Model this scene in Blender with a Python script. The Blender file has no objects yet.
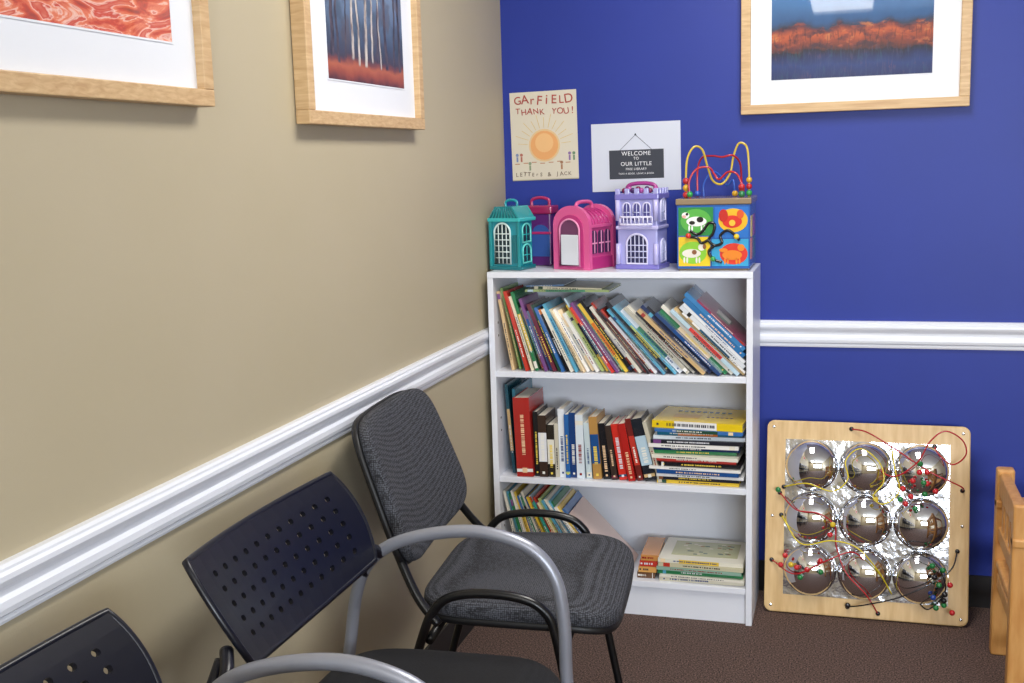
import bpy, bmesh, math, random
from math import sin, cos, pi, radians, sqrt
from mathutils import Matrix, Vector
random.seed(11)
S = bpy.context.scene
try: S.view_settings.view_transform = 'Standard'
except Exception: pass

def lin(c):
    if isinstance(c, str):
        c = [int(c[i:i+2], 16)/255 for i in (0, 2, 4)]
    return tuple(((x/12.92) if x <= .04045 else ((x+.055)/1.055)**2.4) for x in c)

# ---------------------------------------------------------------- materials
def newmat(name):
    m = bpy.data.materials.new(name); m.use_nodes = True
    nt = m.node_tree; b = nt.nodes['Principled BSDF']
    return m, nt, b
def bump(nt, b, scale, strength, dist=.001, detail=3, src=None):
    tc = nt.nodes.new('ShaderNodeTexCoord')
    if src is None:
        src = nt.nodes.new('ShaderNodeTexNoise'); src.inputs['Scale'].default_value = scale
        src.inputs['Detail'].default_value = detail
        nt.links.new(tc.outputs['Object'], src.inputs['Vector'])
    bp = nt.nodes.new('ShaderNodeBump'); bp.inputs['Strength'].default_value = strength
    bp.inputs['Distance'].default_value = dist
    nt.links.new(src.outputs[0], bp.inputs['Height']); nt.links.new(bp.outputs[0], b.inputs['Normal'])
    return src
def mat(name, col, rough=.5, metal=0, bmp=None, coat=0, spec=.5):
    m, nt, b = newmat(name)
    b.inputs['Base Color'].default_value = (*lin(col), 1)
    b.inputs['Roughness'].default_value = rough; b.inputs['Metallic'].default_value = metal
    b.inputs['Coat Weight'].default_value = coat
    b.inputs['Specular IOR Level'].default_value = spec
    if bmp: bump(nt, b, *bmp)
    return m
def colmat(name, rough=.5, coat=0):
    m, nt, b = newmat(name)
    a = nt.nodes.new('ShaderNodeAttribute'); a.attribute_name = 'Col'
    nt.links.new(a.outputs['Color'], b.inputs['Base Color'])
    b.inputs['Roughness'].default_value = rough; b.inputs['Coat Weight'].default_value = coat
    return m
def noisemat(name, c1, c2, scale, rough=.8, detail=4, bstr=.3, bd=.002, stretch=(1, 1, 1), lo=.35, hi=.65, distortion=0):
    m, nt, b = newmat(name)
    tc = nt.nodes.new('ShaderNodeTexCoord'); mp = nt.nodes.new('ShaderNodeMapping')
    mp.inputs['Scale'].default_value = stretch
    n = nt.nodes.new('ShaderNodeTexNoise'); n.inputs['Scale'].default_value = scale
    n.inputs['Detail'].default_value = detail; n.inputs['Distortion'].default_value = distortion
    r = nt.nodes.new('ShaderNodeValToRGB')
    r.color_ramp.elements[0].position = lo; r.color_ramp.elements[1].position = hi
    r.color_ramp.elements[0].color = (*lin(c1), 1); r.color_ramp.elements[1].color = (*lin(c2), 1)
    L = nt.links.new
    L(tc.outputs['Object'], mp.inputs[0]); L(mp.outputs[0], n.inputs['Vector']); L(n.outputs[0], r.inputs[0])
    L(r.outputs[0], b.inputs['Base Color']); b.inputs['Roughness'].default_value = rough
    if bstr:
        bump(nt, b, 0, bstr, bd, src=n)
    return m

M_beige = noisemat('paint_beige', 'B8AC90', 'BAAE93', 3, .55, bstr=0)
M_blue = noisemat('paint_blue', '172F8E', '193193', 3, .5, bstr=0)
for mm in (M_beige, M_blue):
    nt = mm.node_tree; bump(nt, nt.nodes['Principled BSDF'], 260, .12, .001)
M_ceil = mat('ceiling_paint', 'E8E6E0', .9)
M_trim = mat('trim_white', 'E9ECF4', .3)
M_base = mat('vinyl_black', '1C1A1C', .5)
M_carpet = noisemat('carpet_brown', '2A1E1B', '7C6258', 230, .95, 2, .8, .004, lo=.38, hi=.66)
M_case = mat('laminate_white', 'E8EBF4', .35)
M_oak = noisemat('oak', 'C09A6E', 'D9BA8C', 14, .45, 6, .08, .001, stretch=(1, 1, 9), lo=.3, hi=.7, distortion=.6)
M_oakx = noisemat('oak_x', 'C09A6E', 'D9BA8C', 14, .45, 6, .08, .001, stretch=(.6, 3, 12), lo=.3, hi=.7, distortion=.6)
M_ply = noisemat('birch_ply', 'CDA871', 'DFBF8A', 9, .4, 5, .03, .001, stretch=(7, 1, 1), lo=.3, hi=.7)
M_pine = noisemat('pine', 'C08444', 'D49F5E', 10, .4, 5, .03, .001, stretch=(5, 5, 1), lo=.3, hi=.7)
M_mat = mat('mat_board', 'E6E9EF', .6)
M_chrome = mat('mirror', 'E8EAEE', .03, 1)
M_sheet = mat('mirror_sheet', 'C8CBD2', .14, 1, bmp=(18, .6, .006))
M_silver = mat('silver_tube', '989BA6', .38, .45)
M_blacktube = mat('black_tube', '0E0E10', .3)
M_navyplastic = mat('navy_black_plastic', '0B0D19', .34, bmp=(700, .15, .0005))
M_blackplastic = mat('black_plastic', '111114', .5)
M_gloss = colmat('col_gloss', .25, .4)
M_paper = colmat('col_paper', .75)

# woven fabric
def fabric(name, c1, c2, scale):
    m, nt, b = newmat(name); L = nt.links.new
    tc = nt.nodes.new('ShaderNodeTexCoord')
    v = nt.nodes.new('ShaderNodeTexVoronoi'); v.inputs['Scale'].default_value = scale
    v.inputs['Randomness'].default_value = .35
    L(tc.outputs['Object'], v.inputs['Vector'])
    r = nt.nodes.new('ShaderNodeValToRGB')
    r.color_ramp.elements[0].position = .2; r.color_ramp.elements[1].position = .65
    r.color_ramp.elements[0].color = (*lin(c2), 1); r.color_ramp.elements[1].color = (*lin(c1), 1)
    L(v.outputs['Distance'], r.inputs[0]); L(r.outputs[0], b.inputs['Base Color'])
    bp = nt.nodes.new('ShaderNodeBump'); bp.inputs['Strength'].default_value = .3; bp.inputs['Distance'].default_value = .0008
    bp.invert = True
    L(v.outputs['Distance'], bp.inputs['Height']); L(bp.outputs[0], b.inputs['Normal'])
    b.inputs['Roughness'].default_value = .9
    return m
M_fab = fabric('fabric_charcoal', '1C1D22', '585A62', 230)
M_fabblack = fabric('fabric_black', '0A0A0E', '15161C', 240)

# ---------------------------------------------------------------- mesh builder
class MB:
    def __init__(s): s.v = []; s.f = []; s.m = []; s.c = []; s.s = []
    def add(s, vs, fs, m=0, col='FFFFFF', smooth=False, M=None):
        o = len(s.v)
        for p in vs:
            p = Vector(p)
            s.v.append(M @ p if M is not None else p)
        c = lin(col)
        for f in fs:
            s.f.append([i+o for i in f]); s.m.append(m); s.c.append(c); s.s.append(smooth)
    def box(s, lo, hi, m=0, col='FFFFFF', M=None):
        x0, y0, z0 = lo; x1, y1, z1 = hi
        vs = [(x0,y0,z0),(x1,y0,z0),(x1,y1,z0),(x0,y1,z0),(x0,y0,z1),(x1,y0,z1),(x1,y1,z1),(x0,y1,z1)]
        s.add(vs, [(0,3,2,1),(4,5,6,7),(0,1,5,4),(1,2,6,5),(2,3,7,6),(3,0,4,7)], m, col, False, M)
    def bbox(s, lo, hi, bev=.003, m=0, col='FFFFFF', M=None, seg=2):
        bm = bmesh.new(); bmesh.ops.create_cube(bm, size=1)
        for v in bm.verts:
            v.co = Vector([lo[i]+(v.co[i]+.5)*(hi[i]-lo[i]) for i in range(3)])
        bmesh.ops.bevel(bm, geom=list(bm.edges), offset=bev, segments=seg, affect='EDGES', profile=.5)
        bm.verts.ensure_lookup_table()
        s.add([v.co.copy() for v in bm.verts], [[v.index for v in f.verts] for f in bm.faces], m, col, False, M)
        bm.free()
    def superell(s, a, b, c, exy=.35, ez=.5, m=0, col='FFFFFF', M=None, fn=None, nu=64, nv=20):
        def p(x, e): return math.copysign(abs(x)**e, x)
        vs = []; fs = []
        for j in range(nv+1):
            ph = -pi/2+pi*j/nv
            for i in range(nu):
                th = 2*pi*i/nu
                q = Vector((a*p(cos(ph), ez)*p(cos(th), exy), b*p(cos(ph), ez)*p(sin(th), exy), c*p(sin(ph), ez)))
                if fn: q = fn(q)
                vs.append(q)
        for j in range(nv):
            for i in range(nu):
                k = (i+1) % nu
                fs.append((j*nu+i, j*nu+k, (j+1)*nu+k, (j+1)*nu+i))
        s.add(vs, fs, m, col, True, M)
    def sphere(s, c, r, m=0, col='FFFFFF', M=None, nu=14, nv=8, sc=(1, 1, 1)):
        vs = [(c[0], c[1], c[2]-r*sc[2])]
        for j in range(1, nv):
            ph = -pi/2+pi*j/nv
            for i in range(nu):
                th = 2*pi*i/nu
                vs.append((c[0]+r*sc[0]*cos(ph)*cos(th), c[1]+r*sc[1]*cos(ph)*sin(th), c[2]+r*sc[2]*sin(ph)))
        vs.append((c[0], c[1], c[2]+r*sc[2])); fs = []
        for i in range(nu):
            k = (i+1) % nu
            fs.append((0, 1+k, 1+i))
            for j in range(nv-2):
                fs.append((1+j*nu+i, 1+j*nu+k, 1+(j+1)*nu+k, 1+(j+1)*nu+i))
            fs.append((1+(nv-2)*nu+i, 1+(nv-2)*nu+k, len(vs)-1))
        s.add(vs, fs, m, col, True, M)
    def tube(s, pts, r, m=0, col='FFFFFF', M=None, n=12, sub=8, closed=False, smooth_path=True):
        P = [Vector(p) for p in pts]
        if smooth_path and len(P) > 2:
            Q = []; N = len(P)
            rng = range(N) if closed else range(N-1)
            for i in rng:
                p0 = P[(i-1) % N] if (closed or i > 0) else P[0]*2-P[1]
                p1 = P[i]; p2 = P[(i+1) % N]
                p3 = P[(i+2) % N] if (closed or i+2 < N) else P[-1]*2-P[-2]
                for k in range(sub):
                    t = k/sub
                    Q.append(.5*((2*p1)+(-p0+p2)*t+(2*p0-5*p1+4*p2-p3)*t*t+(-p0+3*p1-3*p2+p3)*t**3))
            if not closed: Q.append(P[-1])
            P = Q
        N = len(P); vs = []; fs = []
        T = []
        for i in range(N):
            if closed: t = P[(i+1) % N]-P[i-1]
            else: t = P[min(i+1, N-1)]-P[max(i-1, 0)]
            T.append(t.normalized())
        up = Vector((0, 0, 1)) if abs(T[0].z) < .9 else Vector((1, 0, 0))
        nrm = (up-T[0]*up.dot(T[0])).normalized()
        for i in range(N):
            nrm = (nrm-T[i]*nrm.dot(T[i])).normalized(); bi = T[i].cross(nrm)
            for k in range(n):
                a = 2*pi*k/n
                vs.append(P[i]+(nrm*cos(a)+bi*sin(a))*r)
        for i in range(N if closed else N-1):
            j = (i+1) % N
            for k in range(n):
                l = (k+1) % n
                fs.append((i*n+k, i*n+l, j*n+l, j*n+k))
        if not closed:
            fs.append(tuple(range(n))[::-1]); fs.append(tuple((N-1)*n+k for k in range(n)))
        s.add(vs, fs, m, col, True, M)
    def prism(s, poly, y0, y1, m=0, col='FFFFFF', M=None):
        """polygon in xz extruded along y"""
        n = len(poly)
        vs = [(x, y0, z) for x, z in poly]+[(x, y1, z) for x, z in poly]
        fs = [tuple(range(n)), tuple(range(2*n-1, n-1, -1))]
        fs += [(i, n+i, n+(i+1) % n, (i+1) % n) for i in range(n)]
        s.add(vs, fs, m, col, False, M)
    def build(s, name, mats, origin=(0, 0, 0), parent=None, recalc=True):
        me = bpy.data.meshes.new(name); o = Vector(origin)
        me.from_pydata([v-o for v in s.v], [], s.f)
        for mt in mats: me.materials.append(mt)
        ca = me.color_attributes.new('Col', 'FLOAT_COLOR', 'CORNER')
        for p in me.polygons:
            p.material_index = s.m[p.index]; p.use_smooth = s.s[p.index]
            for li in p.loop_indices: ca.data[li].color = (*s.c[p.index], 1)
        if recalc:
            bm = bmesh.new(); bm.from_mesh(me); bmesh.ops.recalc_face_normals(bm, faces=bm.faces); bm.to_mesh(me); bm.free()
        ob = bpy.data.objects.new(name, me); S.collection.objects.link(ob)
        ob.location = o
        if parent: ob.parent = parent; ob.location = o-parent.location
        return ob
def T(x, y, z): return Matrix.Translation((x, y, z))
def R(a, ax): return Matrix.Rotation(radians(a), 4, ax)
def frame4(o, X, Y, Z):
    M = Matrix.Identity(4)
    for i, a in enumerate((X, Y, Z)):
        for j in range(3): M[j][i] = a[j]
    for j in range(3): M[j][3] = o[j]
    return M

def arch_poly(w, h, n=16, cx=0, z0=0, rise=None):
    """arched outline: straight sides then half-ellipse"""
    if rise is None: rise = w/2
    p = [(cx-w/2, z0), (cx+w/2, z0)]
    for i in range(n+1):
        a = pi*i/n
        p.append((cx+w/2*cos(a), z0+h-rise+rise*sin(a)))
    return p

def uvquad(name, corners, material, parent=None):
    me = bpy.data.meshes.new(name)
    c = [Vector(p) for p in corners]; o = sum(c, Vector())/4
    me.from_pydata([p-o for p in c], [], [(0, 1, 2, 3)])
    uv = me.uv_layers.new(name='UVMap')
    for i, q in enumerate([(0, 0), (1, 0), (1, 1), (0, 1)]): uv.data[i].uv = q
    me.materials.append(material)
    ob = bpy.data.objects.new(name, me); S.collection.objects.link(ob); ob.location = o
    if parent: ob.parent = parent; ob.location = o-parent.location
    return ob
def text(body, loc, size, material, parent, rotz=0, name='lettering', align='CENTER', spacing=1, off=.0004):
    c = bpy.data.curves.new(name, 'FONT'); c.body = body; c.size = size; c.align_x = align; c.align_y = 'CENTER'
    c.space_character = spacing; c.offset = off
    c.materials.append(material)
    ob = bpy.data.objects.new(name, c); S.collection.objects.link(ob)
    ob.location = Vector(loc)-(parent.location if parent else Vector())
    ob.rotation_euler = (pi/2, radians(rotz), 0)
    if parent: ob.parent = parent
    return ob

# ---------------------------------------------------------------- room
W, D, H = 4.2, -6.0, 2.45
def slab(name, lo, hi, m):
    b = MB(); b.box(lo, hi); return b.build(name, [m])
slab('floor', (-.1, D-.1, -.1), (W+.1, .1, 0), M_carpet)
slab('ceiling', (-.1, D-.1, H), (W+.1, .1, H+.1), M_ceil)
slab('wall_left', (-.1, D-.1, 0), (0, .1, H), M_beige)
slab('wall_back', (0, 0, 0), (W, .1, H), M_blue)
slab('wall_right', (W, D-.1, 0), (W+.1, .1, H), M_beige)
# near wall with a window opening behind the camera
wb = MB(); wx0, wx1, wz0, wz1 = 1.5, 3.9, .95, 1.92
wb.box((0, D-.1, 0), (W, D, wz0)); wb.box((0, D-.1, wz1), (W, D, H))
wb.box((0, D-.1, wz0), (wx0, D, wz1)); wb.box((wx1, D-.1, wz0), (W, D, wz1))
wb.build('wall_front', [M_beige])
wf = MB()
for x in (wx0, (wx0+wx1)/2-.02, wx1-.05): wf.box((x, D-.07, wz0), (x+.05, D-.02, wz1))
for z in (wz0, wz1-.05): wf.box((wx0, D-.07, z), (wx1, D-.02, z+.05))
wf.build('window_1', [M_trim], origin=((wx0+wx1)/2, D-.05, wz0))

prof = [(0, .799), (.007, .799), (.009, .804), (.009, .810), (.014, .814), (.016, .822), (.015, .832), (.010, .838), (.010, .845),
        (.013, .849), (.019, .855), (.022, .862), (.0215, .869), (.017, .873), (.017, .877), (.012, .881), (0, .881)]
tb = MB(); n = len(prof)
vs = [(x, D, z) for x, z in prof]+[(x, -x, z) for x, z in prof]
tb.add(vs, [(i, i+1, n+i+1, n+i) for i in range(n-1)])
tb.build('trim_left', [M_trim])
tb = MB()
vs = [(x, -x, z) for x, z in prof]+[(W, -x, z) for x, z in prof]
tb.add(vs, [(i, i+1, n+i+1, n+i) for i in range(n-1)])
tb.build('trim_back', [M_trim])
b = MB(); b.box((0, -.008, 0), (W, 0, .10)); b.build('baseboard_back', [M_base])
b = MB(); b.box((0, D, 0), (.008, -.008, .10)); b.build('baseboard_left', [M_base])

# ---------------------------------------------------------------- bookcase
bx0, bx1, by0, by1, bh = .025, .818, -.302, -.028, 1.06
t = .018
bc = MB()
bc.bbox((bx0, by0, 0), (bx0+t, by1, bh-t), .001); bc.bbox((bx1-t, by0, 0), (bx1, by1, bh-t), .001)
bc.bbox((bx0, by0-.002, bh-t), (bx1, by1, bh), .0015)
SH = [.095, .402, .736]
for z in SH: bc.bbox((bx0+t, by0+.004, z), (bx1-t, by1-.004, z+t), .001)
bc.box((bx0+t, by0+.015, .0), (bx1-t, by0+.033, SH[0]))
bc.box((bx0+t, by1-.004, .0), (bx1-t, by1, bh-t))
for z in (.25, .56, .60, .86, .90):
    for x in (bx0+t, bx1-t):
        for y in (by0+.04, by1-.05):
            bc.box((x-.0006, y-.003, z-.003), (x+.0006, y+.003, z+.003), 1)
bc.build('bookcase', [M_case, M_base], origin=(.42, -.16, 0))

# ---------------------------------------------------------------- books
PAL = ['C23B2E', '1F4E8C', '2E7D4F', 'E3C04A', 'E9E4D6', '6A2C3E', '2A2A33', 'DF7B2B', '5AA7C7', 'F0EEEA', '8C5A3B', '1C2E5A',
       'B7D0DE', 'D8453E', '4B8A6A', 'CFAE7B', '7A4B86', 'F2D9B0', '18191F', 'AFC27A', '3C6FB0', 'E6E6EA', 'A33327', '274B3A',
       'B9B4A4', '1D5A78', 'D9D4C6', '2E4A7A']
def contrast(c):
    l = sum(lin(c))/3
    return random.choice(['1A1A22', '30303C', '8C1C1C', '1F3E7A']) if l > .3 else random.choice(['F2EFE4', 'F5D75A', 'E8E8EE', 'EFC9A0'])
def book(mb, M, t, h, d, col=None, pages='EFE9DA', cover=None, hard=True, txt=True):
    col = col or random.choice(PAL); ct = min(.0022, t*.22); ov = .003 if hard else .0005
    mb.box((0, 0, 0), (ct, d, h), 0, col, M); mb.box((t-ct, 0, 0), (t, d, h), 0, col, M)
    mb.box((ct, 0, 0), (t-ct, ct, h), 0, col, M)
    mb.box((ct, ct, ov), (t-ct, d-ov, h-ov), 1, pages, M)
    if not txt: return
    cc = contrast(col); e = .0004; mg = t*.34
    if random.random() < .4:
        c2 = random.choice(PAL); z = random.choice([.03, .06, .84, .9])*h
        mb.box((.0002, -e*.6, z), (t-.0002, .0002, z+h*random.uniform(.03, .09)), 0, c2, M)
    if random.random() < .2:
        mb.box((.0002, -e*.6, h*.25), (t-.0002, .0002, h*.72), 0, random.choice(PAL), M)
    z = h*random.uniform(.12, .3); end = h*random.uniform(.5, .8)
    if t > .018: mg = t*.30
    if t > .04: mg = t*.40
    while z < end:
        l = random.uniform(.0015, .0045)
        mb.box((mg, -e, z), (t-mg, .0002, z+l), 0, cc, M); z += l+random.choice([.0012, .0012, .0035])
    if t > .012:
        mb.box((t*.35, -e, h*.05), (t*.65, .0002, h*.05+t*.3), 0, cc, M)
def cover_art(mb, M, x, h, d, e=.0005):
    """art on the right-hand cover (local +x face at x)"""
    for _ in range(3):
        a, b_ = random.uniform(.1, .6)*d, random.uniform(.1, .6)*h
        mb.box((x-.0002, a, b_), (x+e*random.uniform(.6, 1), a+d*random.uniform(.15, .3), b_+h*random.uniform(.12, .3)), 0, random.choice(PAL), M)

Bk = MB()
# top shelf: leaning picture books
z0 = SH[2]+t+.0005; xs = bx0+t+.002
N = 50; x = None; prev = None
first = ['D9B98A', '7FA35C', '1E6E6A', 'C43A2C', 'E9DFC2', '2E7D4F', '8C5A3B']
i = 0; lim = bx1-t-.003
while True:
    fr = i/N
    th = radians(10+36*min(1, fr*1.2)**.75)
    if fr < .12: h = random.uniform(.235, .262); tt = random.uniform(.007, .012)
    elif fr < .42: h = random.uniform(.195, .236); tt = random.uniform(.005, .012)
    elif fr < .72: h = random.uniform(.215, .265); tt = random.uniform(.005, .012)
    else: h = random.uniform(.255, .29); tt = random.uniform(.006, .015)
    if x is None: x = xs+h*sin(th)
    else:
        hm = min(h, prev[2]); x += prev[1]/cos(prev[0])+hm*max(0, sin(th)-sin(prev[0]))+.0005
    if x+tt*cos(th) > lim: break
    dep = random.uniform(.16, .205)
    M = T(x, by0+.008+random.uniform(0, .034), z0) @ R(-math.degrees(th), 'Y')
    col = first[i] if i < len(first) else None
    book(Bk, M, tt, h, dep, col, hard=random.random() < .6)
    prev = (th, tt, h, x); i += 1
# a few more lie against the pile, propped by the side panel
th, pt_, ph_, px_ = prev; o = Vector((px_, z0)); ex = Vector((cos(th), sin(th))); ez = Vector((-sin(th), cos(th)))
o = o+ex*(pt_+.0006)
for c, tt, h in (('F0EEEA', .006, .250), ('D9DDE2', .012, .255), ('E4E6EA', .009, .245), ('2C6FA8', .014, .240), ('3A7FB8', .013, .235), ('8C3A5A', .006, .19)):
    s_ = max(0, (o.x+tt*ex.x-lim)/sin(th)); q = o+ez*s_
    h = min(h, (bh-t-.003-q.y-tt*sin(th))/cos(th))
    if h < .12: break
    M = T(q.x, by0+.014, q.y) @ R(-math.degrees(th), 'Y')
    book(Bk, M, tt, h, .2, c); cover_art(Bk, M, tt, h, .2)
    o = q+ex*(tt+.0006)
# flat ones resting on top
book(Bk, T(.135, by0+.03, 1.004) @ R(90, 'Y'), .007, .26, .19, '9FB37A')
book(Bk, T(.16, by0+.045, 1.0125) @ R(91.5, 'Y'), .008, .21, .18, 'E2D9C0')
book(Bk, T(.13, by0+.06, 1.0135) @ R(88.5, 'Y') , .005, .12, .17, '5E7FA8')

# middle shelf
z0 = SH[1]+t+.0005
M = T(xs+.028, by0+.05, z0) @ R(-4, 'Y'); book(Bk, M, .010, .285, .2, '1E4E5E')
M = T(xs+.042, by0+.05, z0) @ R(-2, 'Y'); book(Bk, M, .010, .27, .2, '2D6F86')
M = T(xs+.054, by0+.012, z0) @ R(-2, 'Y'); book(Bk, M, .052, .250, .17, 'A82622', hard=True)
x = xs+.108
seq = [('15151A', .016, .205), ('3A2A22', .026, .195), ('2B2620', .022, .165), ('CFC8B5', .012, .17), ('E9EDF2', .020, .215),
       ('2C64A8', .014, .20), ('1D3F78', .020, .205), ('DDE6EE', .024, .20), ('C8D6DA', .017, .175), ('B88B4C', .026, .195),
       ('1C1B20', .021, .175), ('3B2E28', .018, .17), ('D23226', .024, .175), ('B3241F', .021, .18), ('6E241F', .017, .195),
       ('20242C', .034, .195), ('C9C2AE', .012, .19)]
for k, (c, tt, h) in enumerate(seq):
    th = radians(1 if k < 8 else 1+(k-7)*1.5)
    if k: x += prev[1]/cos(prev[0])+min(h, prev[2])*max(0, sin(th)-sin(prev[0]))+.0006
    M = T(x, by0+.02+random.uniform(0, .012), z0) @ R(-math.degrees(th), 'Y')
    book(Bk, M, tt, h, .12, c, hard=k % 3 == 0); prev = (th, tt, h)
# flat stack (spine to the front)
def flat(xc, y, z, w, d, tt, col, yaw=0, **k):
    M = T(xc-w/2, y, z) @ R(yaw, 'Z') @ frame4((0, 0, 0), (0, 0, 1), (0, 1, 0), (1, 0, 0))
    book(Bk, M, tt, w, d, col, **k)
z = z0
cols = ['E8C23A', '2A2A33', 'E9E9EA', '1F4E8C', 'F0EEEA', '1A1A20', 'D8453E', 'E9E4D6', '2E7D4F', '1C2E5A', 'F0EEEA', '22242E', 'DDE6EE', '1F6E8C']
for k, c in enumerate(cols):
    tt = random.uniform(.007, .013)
    flat(.652+random.uniform(-.014, .012), by0+.012+random.uniform(0, .02), z, random.uniform(.24, .275), .19, tt, c, yaw=random.uniform(-3, 3))
    z += tt+.0006
flat(.66, by0+.02, z, .262, .21, .010, '3C6FB0', yaw=-4); z += .0105
flat(.655, by0+.03, z, .27, .20, .022, 'E9C81E', yaw=-5)
M = T(.655-.135, by0+.03, z) @ R(-5, 'Z')
Bk.box((.05, .05, .0218), (.13, .10, .0225), 0, 'D9A81A', M)
for k in range(9): Bk.box((.05+k*.019, .13, .0218), (.061+k*.019, .148, .0225), 0, '4A5A2A', M)
for k in range(6): Bk.box((.15+k*.014, .07, .0218), (.159+k*.014, .078, .0225), 0, '8A5A1A', M)
# bottom shelf
z0 = SH[0]+t+.0005; x = None
bcol = ['E9E4D6', '5AA7C7', '2E7D4F', 'F0EEEA', 'E3C04A', '3C6FB0', 'DDE6EE', '4B8A6A', 'E9E4D6', '1F4E8C', 'E8C23A', 'B7D0DE', '2E9D8F', 'C23B2E', 'F2D9B0', 'AFC27A', '5AA7C7', 'E9E4D6']
for k in range(24):
    th = radians(12+k*1.1); h = random.uniform(.245, .272); tt = random.uniform(.005, .009)
    if x is None: x = xs+h*sin(th)
    else: x += prev[1]/cos(prev[0])+min(h, prev[2])*max(0, sin(th)-sin(prev[0]))+.0005
    M = T(x, by0+.02+random.uniform(0, .02), z0) @ R(-math.degrees(th), 'Y')
    book(Bk, M, tt, h, .2, bcol[k % len(bcol)]); prev = (th, tt, h)
x += prev[1]/cos(prev[0])+prev[2]*(sin(radians(50))-sin(prev[0]))+.001
book(Bk, T(min(x, .44), by0+.02, z0) @ R(-44, 'Y'), .006, .26, .2, 'E5C9BE')
z = z0
for k, c in enumerate(['D9D2BD', 'E9E4D6', '2E7D4F', '8FB0A0', 'C9C2A4', 'E6E2D2']):
    tt = [.014, .008, .012, .010, .012, .012][k]
    flat(.665+random.uniform(-.006, .006), by0+.012+random.uniform(0, .01), z, .255, .2, tt, c, yaw=random.uniform(-2, 2)); z += tt+.0006
Bk.box((.57, by0+.06, z-.0002), (.77, by0+.19, z+.0003), 0, 'B9B98E')
for k in range(30):
    xx = .58+random.random()*.17; yy = by0+.07+random.random()*.1
    Bk.box((xx, yy, z), (xx+.012, yy+.008, z+.0006), 0, random.choice(['7A8A5A', '9A7A4A', 'D9D2B0', '6A7A6A']))
z = z0
for k, c in enumerate(['6A4A32', 'D9A25A', 'C23B2E', 'C98A4A']):
    flat(.497+.004*k, by0+.03, z, .055, .17, .018, c, yaw=2); z += .0188
Bk.build('book_collection', [M_gloss, M_paper], origin=(.42, -.2, SH[0]+t))

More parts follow.
